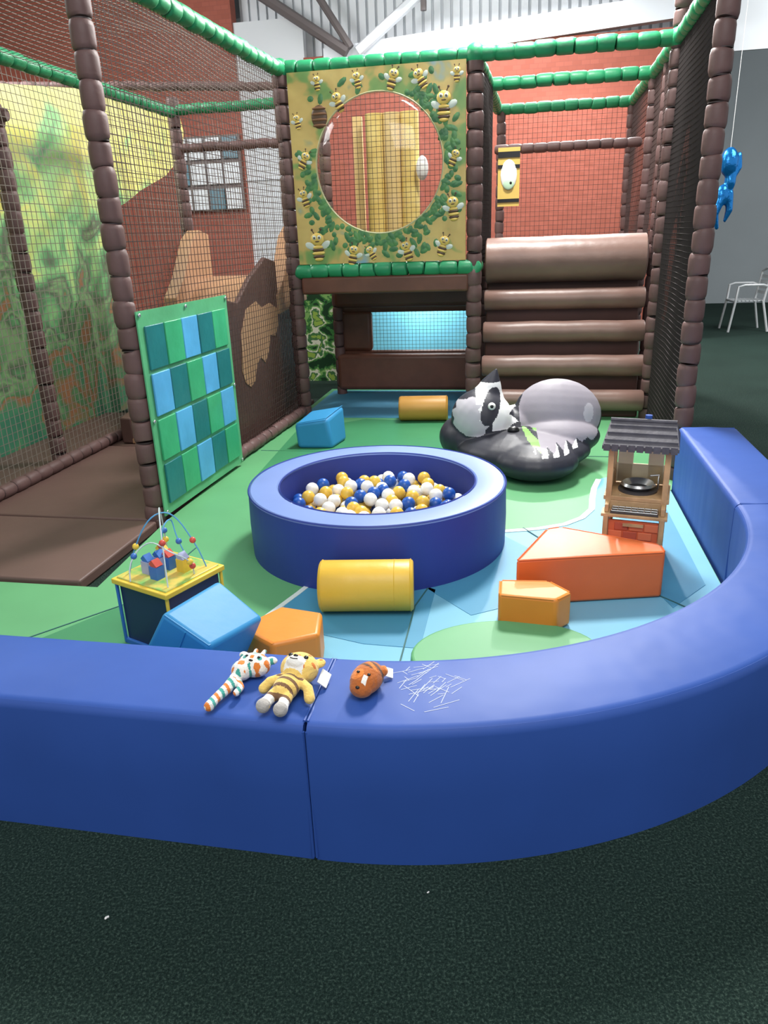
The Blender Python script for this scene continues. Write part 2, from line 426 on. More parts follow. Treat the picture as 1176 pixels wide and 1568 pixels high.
e=empty("ochre_foam_cylinder",tuple(S(1.12,-0.18,MATZ+0.11)),(0,0,-0.1))
m1=MB(); m1.rings([((-.21,0,0),.09),((-.205,0,0),.1),((-.19,0,0),.105),((.19,0,0),.105),((.205,0,0),.1),((.21,0,0),.09)],32); m1.obj("body",OCH,e,angle=50)
m1=MB(); m1.rings([((.192,0,0),.105),((.196,0,0),.109),((.2,0,0),.104)],32,caps=False); m1.obj("piping",OCH,e)

def foam_prism(name,poly,h,m,loc,rot=(0,0,0),bev=0.014):
    e=empty(name,loc,rot); m1=MB(); m1.prism(poly,0,h); m1.obj("body",m,e,bevel=bev,bseg=4)
    m1=MB(); n_=len(poly)
    for i in range(n_):
        p=Vector(poly[i]);q=Vector(poly[(i+1)%n_]); d=(q-p).normalized()*bev*0.7
        c_=Vector((sum(a[0] for a in poly)/n_,sum(a[1] for a in poly)/n_))
        p2=p+(c_-p).normalized()*bev*0.25;q2=q+(c_-q).normalized()*bev*0.25
        m1.rings([((p2.x+d.x,p2.y+d.y,h-0.003),0.003),((q2.x-d.x,q2.y-d.y,h-0.003),0.003)],6)
    m1.obj("piping",m,e); return e
foam_prism("red_foam_wedge",[(-0.31,-0.13),(0.33,-0.10),(0.34,-0.02),(-0.04,0.23),(-0.11,0.21)],0.215,REDO,(0.855,2.945,MATZ+0.005))
foam_prism("orange_foam_block",[(-0.14,-0.035),(0.08,-0.10),(0.155,-0.04),(0.09,0.075),(-0.115,0.10)],0.145,ORG,(0.585,2.68,MATZ+0.006))
e=empty("orange_foam_cube",(-0.395,2.43,MATZ+0.004),(0,0,0.0))
m1=MB(); m1.prism([(-0.165,0.0),(-0.02,-0.14),(0.145,-0.08),(0.145,0.09),(-0.02,0.155)],0,0.165); m1.obj("body",ORG,e,bevel=0.016,bseg=4)
m1=MB(); m1.rings([((-0.155,0,0.160),0.003),((-0.02,-0.13,0.160),0.003),((0.135,-0.075,0.160),0.003),((0.135,0.085,0.160),0.003)],6); m1.obj("piping",ORG,e)
e=empty("sky_blue_foam_wedge",(-0.73,2.29,MATZ+0.016),(0.0,math.radians(26),math.radians(-24)))
m1=MB(); m1.add([(-.15,-.14,0),(.11,-.14,0),(.11,.15,0),(-.15,.15,0),(-.11,-.14,.36),(.09,-.14,.36),(.12,.15,.33),(-.09,.15,.36)],[(0,3,2,1),(4,5,6,7),(0,1,5,4),(1,2,6,5),(2,3,7,6),(3,0,4,7)]); m1.obj("body",LBL,e,bevel=0.016,bseg=4)
m1=MB(); m1.rings([((-.10,-.136,.355),.003),((.08,-.136,.355),.003),((.108,.14,.327),.003)],6); m1.rings([((-0.02,-.141,.01),.003),((-0.01,-.141,.35),.003)],6); m1.obj("piping",LBL,e)
e=empty("sky_blue_foam_cube",(-0.47,5.60,MATZ),(0,0,math.radians(-8)))
m1=MB(); m1.add([(-.16,-.13,0),(.12,-.13,0),(.18,.14,0),(-.12,.14,0),(-.18,-.12,.19),(.08,-.12,.23),(.17,.14,.28),(-.10,.14,.24)],[(0,3,2,1),(4,5,6,7),(0,1,5,4),(1,2,6,5),(2,3,7,6),(3,0,4,7)])
m1.obj("body",LBL,e,bevel=0.03,bseg=5)
m1=MB(); m1.rings([((-.16,-.11,.195),.003),((.07,-.11,.233),.003),((.155,.13,.278),.003)],6); m1.obj("piping",LBL,e)

# ------------------------------------------------------------------ padded frame
def padded(mb,p0,p1,r,seg=0.125,mi=0,mt=1,n=14,jit=0.004):
    p0=Vector(p0);p1=Vector(p1);L=(p1-p0).length;k=max(1,int(round(L/seg)));d=(p1-p0)/k;u=d.normalized()
    sl=d.length
    for i in range(k):
        a=p0+d*i; rr=r*(1+random.uniform(-0.04,0.04)); j=Vector((random.uniform(-jit,jit),random.uniform(-jit,jit),random.uniform(-jit,jit)))
        mb.rings([(a,r*0.8),(a+u*0.008+j*0.5,rr*0.93),(a+u*0.028+j,rr),(a+u*(sl-0.028)+j,rr),(a+u*(sl-0.008)+j*0.5,rr*0.93),(a+d,r*0.8)],n,mi,caps=True)
        if i: mb.rings([(a-u*0.003,r*0.84),(a+u*0.003,r*0.84)],n,mt)
frame=empty("soft_play_structure")
TOP=2.80
L1=(-0.12,-2.68); D_=(2.94,-1.66)
bp_=MB()
RP=0.058
def post(a,b,z0=0.0,z1=TOP,r=RP): padded(bp_,(a,b,z0),(a,b,z1),r)
post(*L1); post(0,0,0,TOP,0.065); post(1.53,0,0,TOP,0.065); post(2.98,0.0,0.0,3.6,0.062); post(D_[0],D_[1],0,3.3)
post(-1.40,-1.66); post(-1.30,0.8); post(0,1.25,1.25); post(1.53,1.25,0.0); post(3.0,1.26,0,2.8,0.05); post(3.0,2.8,0,2.8,0.05); post(1.62,2.8,0,2.8,0.05)
post(0.12,0.95,0,1.3,0.05); post(3.02,0.62,0,2.8,0.05)
def rail(p,q,r=0.045): padded(bp_,p,q,r)
rail((L1[0],L1[1],0.09),(0,-0.03,0.09),0.045)
rail((-1.28,-3.0,0.1),(-1.28,0.8,0.1),0.045)
rail((1.6,1.9,2.32),(3.0,1.9,2.32),0.045)
rail((-1.3,0.8,2.38),(0,0.8,2.38),0.04)
rail((-3.6,0.2,2.95),(-0.2,1.6,2.95),0.04)
rail((-1.3,-1.66,2.35),(-2.6,-1.66,2.35),0.04)
rail((0.12,0.95,1.2),(1.5,0.95,1.2),0.06)
o=bp_.obj("brown_posts",[BROWN,TIE],frame,angle=50,weld=False); o.matrix_world=MS
gb=MB()
def gbeam(p,q,r=0.055): padded(gb,p,q,r,0.14)
gbeam((0,0,TOP),(1.53,0,TOP)); gbeam((1.53,0,TOP),(2.98,0,TOP)); gbeam((0.03,-0.02,1.29),(1.53,-0.02,1.29),0.06)
gbeam((L1[0],L1[1],TOP),(0,0,TOP)); gbeam((2.98,0,TOP),(D_[0],D_[1],TOP))
gbeam((1.53,0,TOP),(1.58,2.8,TOP)); gbeam((2.98,0,TOP),(3.0,2.8,TOP),0.055)
gbeam((1.55,1.26,TOP),(3.0,1.26,TOP)); gbeam((1.58,2.8,TOP),(3.0,2.8,TOP))
gbeam((-1.3,-3.2,2.68),(-1.3,0.8,2.68),0.048); gbeam((-1.3,0.8,2.70),(0,0.8,2.70),0.045)
gbeam((1.53,-0.06,1.29),(1.53,0.3,1.29),0.065)
for p in ((0,0,TOP),(1.53,0,TOP),(2.98,0,TOP)): gb.ell(p,0.08,0)
o=gb.obj("green_beams",[GREENB,TIEG],frame,angle=50,weld=False); o.matrix_world=MS

def net(mb,c00,c10,c11,c01,cell=0.042,r=0.0022,sag=0.02,mi=0,seg=6):
    c00,c10,c11,c01=[Vector(c) for c in(c00,c10,c11,c01)]
    wu=((c10-c00).length+(c11-c01).length)/2; wv=((c01-c00).length+(c11-c10).length)/2
    nrm=(c10-c00).cross(c01-c00).normalized()
    nu=max(2,int(wu/cell)); nv=max(2,int(wv/cell))
    def P(u,v):
        return (c00*(1-u)+c10*u)*(1-v)+(c01*(1-u)+c11*u)*v+nrm*sag*math.sin(math.pi*u)*math.sin(math.pi*v)*(1+0.6*math.sin(9*u+5*v))
    for i in range(nu+1):
        mb.rings([(P(i/nu,k/seg),r) for k in range(seg+1)],3,mi,caps=False)
    for j in range(nv+1):
        mb.rings([(P(k/seg,j/nv),r) for k in range(seg+1)],3,mi,caps=False)
nb=MB()
zb=0.08
net(nb,(D_[0],D_[1],zb),(2.98,0,zb),(2.98,0,TOP),(D_[0],D_[1],TOP),0.036,0.0042)
net(nb,(D_[0]+0.05,D_[1],zb),(3.03,0,zb),(3.03,0,TOP),(D_[0]+0.05,D_[1],TOP),0.04,0.003,0.04)
net(nb,(1.55,0,1.3),(1.6,1.26,1.3),(1.6,1.26,TOP),(1.55,0,TOP),0.036,0.0034)
net(nb,(1.50,0,1.3),(1.55,1.26,1.3),(1.55,1.26,TOP),(1.50,0,TOP),0.036,0.0034)
net(nb,(0.46,0.99,0.46),(1.40,0.99,0.46),(1.40,0.99,0.85),(0.46,0.99,0.85),0.035,0.0016,0.0)
o=nb.obj("black_nets",NETK,frame,weld=False,smooth=False); o.matrix_world=MS
nb=MB()
net(nb,(L1[0],L1[1],zb),(0,0,zb),(0,0,TOP),(L1[0],L1[1],TOP),0.042,0.0023)
net(nb,(2.98,0,1.2),(3.0,2.8,1.2),(3.0,2.8,TOP),(2.98,0,TOP),0.045,0.003)
net(nb,(0,0.0,1.3),(0,1.26,1.3),(0,1.26,TOP),(0,0,TOP),0.045,0.0024)
net(nb,(1.6,2.8,1.3),(3.0,2.8,1.3),(3.0,2.8,TOP),(1.6,2.8,TOP),0.05,0.002)
net(nb,(0,1.26,1.3),(1.53,1.26,1.3),(1.53,1.26,TOP),(0,1.26,TOP),0.045,0.0024)
o=nb.obj("brown_nets",NETB,frame,weld=False,smooth=False); o.matrix_world=MS
nb=MB()
net(nb,(0,0.8,1.2),(-1.3,0.8,1.2),(-1.3,0.8,2.7),(0,0.8,2.7),0.045,0.002)
net(nb,(-1.3,-3.2,zb),(-1.3,0.8,zb),(-1.3,0.8,2.68),(-1.3,-3.2,2.68),0.05,0.0026,0.03)
net(nb,(-1.3,-3.2,2.68),(-1.3,0.8,2.68),(0,0.8,2.75),(L1[0],-3.0,TOP),0.05,0.002,-0.08)
o=nb.obj("grey_nets",NETW,frame,weld=False,smooth=False); o.matrix_world=MS

# deck + cave
dk=MB()
dk.box((0.75,0.66,1.20),(1.5,1.2,0.10)); dk.box((2.3,1.9,1.22),(1.36,1.8,0.12))
dk.box((0.78,-0.0,1.17),(1.42,0.12,0.14))
o=dk.obj("upper_deck",BROWNP,frame,bevel=0.02); o.matrix_world=MS
dk=MB()
dk.box((0.81,1.05,1.0),(1.36,0.08,0.32)); dk.box((0.81,1.05,0.27),(1.36,0.08,0.40)); dk.box((0.28,1.05,0.66),(0.33,0.08,0.40)); dk.box((1.45,1.05,0.66),(0.1,0.08,0.40))
dk.box((0.78,0.93,0.27),(1.36,0.10,0.36)); dk.box((0.78,0.93,1.03),(1.36,0.10,0.26))
o=dk.obj("cave_back_wall",BROWNP,frame,bevel=0.04); o.matrix_world=MS
dk=MB(); dk.box((0.95,1.75,0.62),(1.8,0.04,0.9)); o=dk.obj("pale_blue_panel",mat("pale_blue",srgb(130,215,240),0.5,0.3,0,5,0.1,2),frame,smooth=False); o.matrix_world=MS
JUNG=ramp_mat("jungle_print",[(0.0,srgb(24,60,34)),(0.42,srgb(60,120,60)),(0.47,srgb(130,176,100)),(0.52,srgb(225,225,205)),(0.58,srgb(70,120,70)),(0.64,srgb(150,180,80))],7,0.5)
dk=MB(); dk.box((-0.2,1.9,0.65),(0.9,0.04,1.3)); o=dk.obj("jungle_print_panel",JUNG,frame,smooth=False); o.matrix_world=MS

# bee panel -------------------------------------------------------------
MP=MS@Matrix.Translation((0.065,-0.03,1.345))@Matrix(((1,0,0,0),(0,0,-1,0),(0,1,0,0),(0,0,0,1)))
PW,PH=1.40,1.42
HC=(0.71,0.74); HR=0.51
BEEBG=ramp_mat("bee_panel_print",[(0.30,srgb(96,146,84)),(0.41,srgb(130,160,92)),(0.46,srgb(200,172,104)),(0.58,srgb(210,184,114)),(0.62,srgb(180,172,120)),(0.69,srgb(128,172,190))],3.0,0.35,3,0.3,True)
bpn=empty("bee_window_panel"); 
m1=MB()
N=72; vs=[];fs=[]
for i in range(N):
    a=2*math.pi*i/N; c_,s_=math.cos(a),math.sin(a)
    tx=((PW-HC[0]) if c_>0 else HC[0])/abs(c_) if abs(c_)>1e-6 else 1e9
    ty=((PH-HC[1]) if s_>0 else HC[1])/abs(s_) if abs(s_)>1e-6 else 1e9
    t=min(tx,ty)
    for z in (0,0.02): vs+= [(HC[0]+HR*c_,HC[1]+HR*s_,z),(HC[0]+t*c_,HC[1]+t*s_,z)]
def snap(px,py):
    best=min(range(N),key=lambda i:(vs[i*4+1][0]-px)**2+(vs[i*4+1][1]-py)**2)
    vs[best*4+1]=(px,py,0); vs[best*4+3]=(px,py,0.02)
for c_ in ((0,0),(PW,0),(0,PH),(PW,PH)): snap(*c_)
for i in range(N):
    j=(i+1)%N
    fs+= [(i*4+2,i*4+3,j*4+3,j*4+2),(i*4,j*4,j*4+1,i*4+1),(i*4,i*4+2,j*4+2,j*4),(i*4+1,j*4+1,j*4+3,i*4+3)]
m1.add(vs,fs); o=m1.obj("printed_board",BEEBG,bpn,smooth=False); o.matrix_world=MP
m1=MB(); m1.lathe([(HR-0.004,0.018),(HR+0.004,0.024),(HR+0.010,0.018)],(HC[0],HC[1],0),72); o=m1.obj("window_rim",mat("clear_rim",srgb(190,190,150),0.3),bpn); o.matrix_world=MP
dome=bpy.data.materials.new("clear_polycarbonate"); dome.use_nodes=True; nt=dome.node_tree; n=nt.nodes; n.clear()
oo=n.new("ShaderNodeOutputMaterial"); mxs=n.new("ShaderNodeMixShader"); tr=n.new("ShaderNodeBsdfTransparent"); gl=n.new("ShaderNodeBsdfGlossy"); gl.inputs["Roughness"].default_value=0.08; lw=n.new("ShaderNodeLayerWeight"); lw.inputs["Blend"].default_value=0.3
nt.links.new(lw.outputs["Fresnel"],mxs.inputs[0]); nt.links.new(tr.outputs[0],mxs.inputs[1]); nt.links.new(gl.outputs[0],mxs.inputs[2]); nt.links.new(mxs.outputs[0],oo.inputs[0])
m1=MB(); pr_=[(HR*math.cos(t*math.pi/2/8)+1e-4,0.02+0.16*math.sin(t*math.pi/2/8)) for t in range(9)]
m1.lathe(pr_,(HC[0],HC[1],0),48,closed=False); o=m1.obj("bubble_window",dome,bpn,angle=80); o.matrix_world=MP
BY=mat("bee_yellow",srgb(222,190,100),0.4); BBR=mat("bee_brown",srgb(86,64,46),0.45); BW=mat("bee_wing",srgb(205,214,205),0.4); LEAF=mat("leaf_green",srgb(60,112,72),0.45,col2=srgb(88,140,82),vscale=20)
bees=MB()
def bee(x,y,s,rot=0):
    M=Matrix.Translation((x,y,0.021))@Matrix.Rotation(rot,4,'Z')@Matrix.Diagonal((s,s,s*0.16,1)).to_4x4()
    for sx in(-1,1):
        bees.ell((sx*0.065,0.0,0.0),(0.042,0.026,0.03),2,(0,0,sx*0.5),M,10,6)
    for k,(yy,rr) in enumerate(((-0.015,0.042),(-0.035,0.05),(-0.06,0.053),(-0.085,0.048),(-0.105,0.036))):
        bees.ell((0,yy,0.02+0.002*k),(rr,0.016,0.06),1 if k%2 else 0,None,M,12,6)
    bees.ell((0,0.045,0.03),(0.055,0.048,0.07),0,None,M,14,8)
    for sx in(-1,1):
        bees.ell((sx*0.02,0.058,0.09),(0.016,0.018,0.03),2,None,M,8,6); bees.ell((sx*0.02,0.056,0.11),(0.008,0.01,0.02),1,None,M,8,6)
        bees.rings([((sx*0.02,0.085,0.03),0.004),((sx*0.035,0.115,0.03),0.004)],5,1,M); bees.ell((sx*0.036,0.118,0.03),0.009,1,None,M,8,6)
    bees.ell((0,0.028,0.09),(0.02,0.006,0.02),1,None,M,8,6)
for x,y,s,r in ((0.17,0.15,1.05,0.05),(0.47,0.07,0.75,-.2),(0.62,0.08,0.55,.5),(0.92,0.09,0.75,.3),(1.22,0.12,0.75,-.3),(1.30,0.40,0.85,.1),(1.31,0.76,0.6,-.4),(1.23,1.13,1.0,0),(1.05,1.32,0.7,.5),(0.84,1.33,0.7,-.3),(0.56,1.34,0.55,.2),(0.40,1.20,0.7,.4),(0.10,0.80,0.65,-.5),(0.08,0.52,0.65,.3),(0.24,1.34,0.5,.1),(1.33,1.33,0.5,0),(0.06,1.08,0.5,.2)):
    bee(x,y,s,r)
random.seed(5)
for i in range(330):
    a=random.uniform(0,6.283); 
    if 1.2<a<2.9 and random.random()<0.85: continue
    rr=HR+0.03+random.random()**1.6*0.22; x=HC[0]+rr*math.cos(a); y=HC[1]+rr*math.sin(a)
    if 0.05<x<PW-0.05 and 0.05<y<PH-0.05:
        bees.ell((x,y,0.0205),(random.uniform(.02,.05),.022,.003),3,(0,0,random.uniform(0,3)),None,8,4)
bees.ell((0.245,1.10,0.02),(0.065,0.085,0.012),1); 
for k in range(4): bees.ell((0.245,1.04+k*0.04,0.024),(0.068-abs(k-1.5)*0.008,0.013,0.012),4)
o=bees.obj("bees_and_leaves",[BY,BBR,BW,LEAF,mat("hive",srgb(112,76,48),0.6)],bpn,angle=80,weld=False); o.matrix_world=MP

yc=MB()
for i,a in enumerate((0.46,0.63,0.80)):
    yc.cyl((a,1.45,1.25),(a,1.45,2.65),0.09,n=20,mi=0 if i!=1 else 1)
yc.ell((0.93,1.36,2.15),(0.06,0.05,0.11),2); yc.box((0.27,1.55,1.95),(0.09,0.05,1.4),1)
o=yc.obj("yellow_padded_column",[mat("col_yellow",srgb(228,204,124),0.5,col2=srgb(216,186,104),vscale=5),mat("col_tan",srgb(214,186,126),0.5),WHITE],angle=50); o.matrix_world=MS
sg=MB()
sg.box((0,0,0),(0.2,0.02,0.5),0); sg.ell((0,-0.015,0.02),(0.075,0.01,0.13),2); sg.ell((0.0,-0.022,-0.06),(0.05,0.01,0.05),3); sg.box((0,-0.012,0.19),(0.2,0.012,0.05),1); sg.box((0,-0.012,0.09),(0.2,0.012,0.03),1); sg.box((0,-0.012,-0.2),(0.2,0.012,0.03),1)
sg.ell((0.02,-0.03,-0.05),(0.012,0.006,0.012),1)
o=sg.obj("bee_face_sign",[BY,BLK,WHITE,mat("sign_pale_green",srgb(190,222,190),0.5)]); o.matrix_world=MS@Matrix.Translation((1.76,1.2,2.02))
# ------------------------------------------------------------------ log steps
lg=MB()
steps=5
tops=[0.28,0.55,0.82,1.08,1.50]
for i in range(steps):
    b=-0.02+i*0.13; z=tops[i]; r=0.088 if i<4 else 0.19
    x0,x1=1.60,2.94
    lg.rings([((x0,b,z-r),r*0.9),((x0+0.012,b,z-r),r)]+[((x0+(x1-x0)*t/6,b+0.003*math.sin(t*2+i),z-r+0.003*math.sin(t*3.1+i)),r) for t in range(1,6)]+[((x1-0.012,b,z-r),r),((x1,b,z-r),r*0.9)],32,0)
lst=lg.obj("log_rolls",LOGM,angle=50)
lst_e=empty("log_step_climb"); lst.parent=lst_e; lst.matrix_world=MS
lg=MB()
for i in range(steps):
    b=-0.02+i*0.13
    zt=tops[i]-0.07 if i<4 else tops[i]-0.16
    lg.box((2.26,b+0.11,zt/2+0.02),(1.3,0.16,zt-0.04))
lg.box((2.26,0.85,0.6),(1.3,0.4,1.12)); 
lg.box((2.26,0.80,1.38),(1.3,0.42,0.2))
o=lg.obj("step_core",mat("core_brown",srgb(80,52,46),0.5,0.4,0.1,8,0.15,3),lst_e,bevel=0.015); o.matrix_world=MS

# ------------------------------------------------------------------ slide in the left lane
sl=empty("toddler_slide")
m1=MB()
prof=[(0.75,1.24),(0.45,1.22),(0.2,1.08),(-0.3,0.62),(-0.8,0.22),(-1.0,0.13),(-1.15,0.11)]
n_=len(prof)
def chute(x0,x1,up,lowz=None,mi=0):
    vs=[];fs=[]
    for (b,z) in prof:
        lo=lowz if lowz is not None else z-0.05
        vs+=[(x0,b,z+up),(x1,b,z+up),(x1,b,lo),(x0,b,lo)]
    for i in range(n_-1):
        for k in range(4):
            k2=(k+1)%4; fs.append((i*4+k,i*4+k2,(i+1)*4+k2,(i+1)*4+k))
    fs.append((0,1,2,3)); fs.append(tuple((n_-1)*4+k for k in (3,2,1,0)))
    m1.add(vs,fs,mi)
chute(-1.1,-0.22,0,None,1)
chute(-0.27,-0.21,0.16,0.065,0); chute(-1.18,-1.08,0.16,0.065,0)
DKB=mat("slide_dark_brown",srgb(92,66,60),0.45,0.5,0.1,8,0.2,2.5)
m1.prism([(-1.6,0.065),(-0.05,0.065),(-0.05,1.38),(-0.3,1.42),(-0.7,1.28),(-1.0,1.12),(-1.3,1.18),(-1.5,1.05),(-1.6,0.8)],-0.02,0.02,0,Matrix.Translation((-0.17,0,0))@PLX)
o=m1.obj("chute",[DKB,TAN],sl,bevel=0.012); o.matrix_world=MS
m1=MB()
for a in(-0.19,-1.13):
    m1.prism([(0.75,1.0),(0.75,1.62),(0.55,1.66),(0.38,1.58),(0.1,1.25),(-0.1,1.10),(-0.1,0.95)],-0.06,0.06,0,Matrix.Translation((a,0,0))@PLX)
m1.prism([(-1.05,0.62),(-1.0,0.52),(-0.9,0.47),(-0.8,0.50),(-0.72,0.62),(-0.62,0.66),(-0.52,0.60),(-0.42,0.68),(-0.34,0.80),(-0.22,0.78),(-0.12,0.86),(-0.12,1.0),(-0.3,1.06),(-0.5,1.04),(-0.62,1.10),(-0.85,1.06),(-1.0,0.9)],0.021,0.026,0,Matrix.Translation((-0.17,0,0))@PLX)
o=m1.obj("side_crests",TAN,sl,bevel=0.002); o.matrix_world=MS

# jungle mural on far side of lane
JM=bpy.data.materials.new("jungle_mural_print"); JM.use_nodes=True; nt=JM.node_tree; n=nt.nodes; b=n["Principled BSDF"]; b.inputs["Roughness"].default_value=0.5
tc=n.new("ShaderNodeTexCoord"); nz=n.new("ShaderNodeTexNoise"); nz.inputs["Scale"].default_value=2.4; nz.inputs["Detail"].default_value=4; nz.inputs["Distortion"].default_value=0.7
sp=n.new("ShaderNodeSeparateXYZ"); nt.links.new(tc.outputs["Object"],sp.inputs[0]); nt.links.new(tc.outputs["Object"],nz.inputs["Vector"])
ma=n.new("ShaderNodeMath"); ma.operation='MULTIPLY_ADD'; ma.inputs[1].default_value=0.30; nt.links.new(sp.outputs["Z"],ma.inputs[0]); 
m2=n.new("ShaderNodeMath"); m2.operation='MULTIPLY_ADD'; m2.inputs[1].default_value=1.2; m2.inputs[2].default_value=-0.53; nt.links.new(nz.outputs["Fac"],m2.inputs[0]); nt.links.new(m2.outputs[0],ma.inputs[2])
rp=n.new("ShaderNodeValToRGB"); cr=rp.color_ramp; cr.elements[0].position=0.0; cr.elements[0].color=srgb(60,124,96); cr.elements[1].position=1.0; cr.elements[1].color=srgb(228,226,140)
for p,c in ((0.16,srgb(76,140,100)),(0.24,srgb(160,108,76)),(0.29,srgb(76,128,86)),(0.38,srgb(130,170,116)),(0.44,srgb(84,104,80)),(0.50,srgb(96,160,104)),(0.60,srgb(150,206,134)),(0.72,srgb(200,220,130)),(0.82,srgb(232,226,124))):
    e_=cr.elements.new(p); e_.color=c
nt.links.new(ma.outputs[0],rp.inputs["Fac"]); nt.links.new(rp.outputs["Color"],b.inputs["Base Color"])
m1=MB()
outl=[(-4.2,0.0),(0.5,0.0),(0.55,1.2),(0.6,1.85),(0.95,1.95),(1.3,2.08),(1.9,2.25),(2.4,2.5),(2.5,2.75),(2.45,2.88),(1.6,2.95),(0.4,2.86),(-1.2,2.66),(-2.4,2.62),(-4.2,2.62)]
m1.prism(outl,-0.02,0.02,0,Matrix.Translation((-2.0,0,0))@PLX)
o=m1.obj("jungle_mural",JM,smooth=False); o.matrix_world=MS

# ------------------------------------------------------------------ coloured tile panel on net
tp=empty("coloured_tile_panel")
du=Vector((0-L1[0],0-L1[1],0)); du.normalize()
nrmv=Vector((du.y,-du.x,0))
MT=MS@Matrix(((du.x,0,nrmv.x,L1[0]),(du.y,0,nrmv.y,L1[1]),(0,1,0,0),(0,0,0,1)))
def pvc(name,c): return mat(name,c,0.3,0.5,0.25,8,0.15,5)
m1=MB(); u0,u1,v0,v1=-0.02,1.10,0.07,1.22
m1.box(((u0+u1)/2,(v0+v1)/2,0.07),(u1-u0,v1-v0,0.008),0)
o=m1.obj("backing_sheet",pvc("sheet_green",srgb(92,172,124)),tp,smooth=False); o.matrix_world=MT
m1=MB()
cw=(u1-u0-0.10)/5; chh=(v1-v0-0.12)/4
for r_ in range(4):
    for c_ in range(5):
        k=(c_-r_)%3
        cx_=u0+0.05+cw*(c_+0.5); cy_=v1-0.07-chh*(r_+0.5)
        m1.box((cx_,cy_,0.079+0.002*((c_+r_)%2)),(cw-0.010,chh-0.022,0.012),[0,1,2][k])
o=m1.obj("tiles",[pvc("tile_teal",srgb(34,116,120)),pvc("tile_green",srgb(62,170,120)),pvc("tile_blue",srgb(88,170,222))],tp,bevel=0.004); o.matrix_world=MT
m1=MB()
for u,v in ((u0,v0),(u1,v0),(u0,v1),(u1,v1),((u0+u1)/2,v1),(u0,(v0+v1)/2),(u1,(v0+v1)/2)): m1.ell((u+(0.02 if u==u0 else -0.02),v+(0.02 if v==v0 else -0.02),0.08),(0.012,0.012,0.006))
o=m1.obj("eyelets",METAL,tp); o.matrix_world=MT

# ------------------------------------------------------------------ raccoon bean chair
RB=mat("rac_black",srgb(50,50,60),0.45,0.4,0.25,6,0.15,3); RG=mat("rac_grey",srgb(158,152,162),0.55,0.35,0.2,6,0.1,3); RG2=mat("rac_light",srgb(186,182,190),0.55,0.35); RW=mat("rac_white",srgb(236,236,236),0.5,0.4); RGR=mat("rac_green",srgb(130,200,90),0.45)
def racc(c,nm):
    x,y,z=c
    zz=abs(((z*13+x*3)%1.0)-0.5)*2
    front = nm.y<0.45
    if x<0.03 and z>0.17 and front:
        if z>0.56 : return 0
        if ((x+0.19+0.25*(0.46-z))/0.06)**2+((z-0.42)/0.115)**2<1: return 0
        if -0.19<x<-0.085+0.06*zz-0.25*(z-0.42)*0.5 and 0.27<z<0.56: return 3
        if -0.30<x<=-0.19 and 0.44<z<0.56: return 3
        if -0.285+0.03*zz<x<-0.22 and 0.34<z<0.5: return 3
        if ((x+0.33)/0.13)**2+((z-0.35)/0.14)**2<1-0.25*zz: return 2
    d=((x-0.27)/0.285)**2+((z-0.36)/0.24)**2
    if x>-0.01 and d<0.95 and nm.y<0.85 and nm.z>-0.2:
        if ((x-0.45)/0.035)**2+((z-0.36)/0.06)**2<1: return 2
        if z<0.20+0.025*abs(((x*14)%1.0)-0.5)*2:
            return 3 if z>0.185 and ((x*14)%1.0)>0.45 and 0.05<x<0.38 else 0
        if x<0.10 and z<0.28: return 4 if ((z*17+x*9)%1.0)>0.35 else 0
        return 1
    return 0
blobs=[('e',(0.02,-0.10,0.13),(0.46,0.40,0.14)),('e',(0.08,-0.36,0.115),(0.28,0.27,0.12)),
('e',(-0.25,-0.02,0.31),(0.22,0.20,0.20),(0,0.55,0)),('e',(0.26,0.02,0.32),(0.30,0.16,0.25),(-0.35,0.06,0)),('e',(0.26,-0.08,0.20),(0.28,0.18,0.13)),
('l',[((-0.22,0.02,0.43),0.12),((-0.19,0.02,0.55),0.07),((-0.16,0.02,0.64),0.012)]),('e',(-0.38,0.05,0.17),(0.17,0.22,0.15)),('e',(0.0,0.05,0.24),(0.18,0.18,0.15))]
rc=empty("raccoon_bean_chair",(0.95,4.96,MATZ),(0,0,math.radians(-6)))
sculpt("body",blobs,0.008,14,racc,[RB,RG,RG2,RW,RGR],rc)
m1=MB(); m1.ell((-0.195,-0.175,0.43),(0.026,0.024,0.026),1); m1.ell((-0.195,-0.194,0.433),(0.012,0.01,0.012),0)
m1.ell((-0.05,-0.185,0.27),(0.04,0.03,0.026),0)
m1.obj("eye_and_nose",[BLK,WHITE],rc)

# ------------------------------------------------------------------ toy outdoor kitchen (wooden play house)
tk=empty("toy_play_kitchen",(1.215,3.325,MATZ+0.004),(0,0,math.radians(-22))); tk.scale=(1.0,1.0,1.06)
ROOF=mat("slate_roof",srgb(92,90,98),0.6,0.3,0.2,30,0.2,20)
BRK=mat("toy_red_brick",srgb(208,104,68),0.6)
CREAM=mat("toy_cream_board",srgb(226,210,176),0.55,0.3,0.03,20,0.08,10)
W_,D2=0.27,0.24
m1=MB()
for sx in(-1,1):
    for sy in(-1,1):
        m1.box((sx*(W_/2-0.012),sy*(D2/2-0.012),0.275),(0.026,0.026,0.55))
m1.box((0,0,0.30),(W_+0.02,D2,0.02)); m1.box((0,-D2/2+0.01,0.265),(W_,0.02,0.05)); m1.box((0,-D2/2+0.01,0.05),(W_,0.02,0.03)); m1.box((0,0,0.06),(W_-0.02,D2-0.02,0.015))
m1.box((0,-D2/2-0.035,0.245),(W_+0.02,0.09,0.014))
for sx in(-1,1): m1.box((sx*(W_/2-0.012),-0.02,0.27),(0.018,D2+0.08,0.035)); m1.box((sx*(W_/2-0.01),0,0.16),(0.012,D2-0.05,0.2)); m1.box((sx*(W_/2-0.012),0,0.345),(0.014,D2,0.07)); m1.box((sx*(W_/2-0.012),-D2/2-0.07,0.12),(0.022,0.022,0.25))
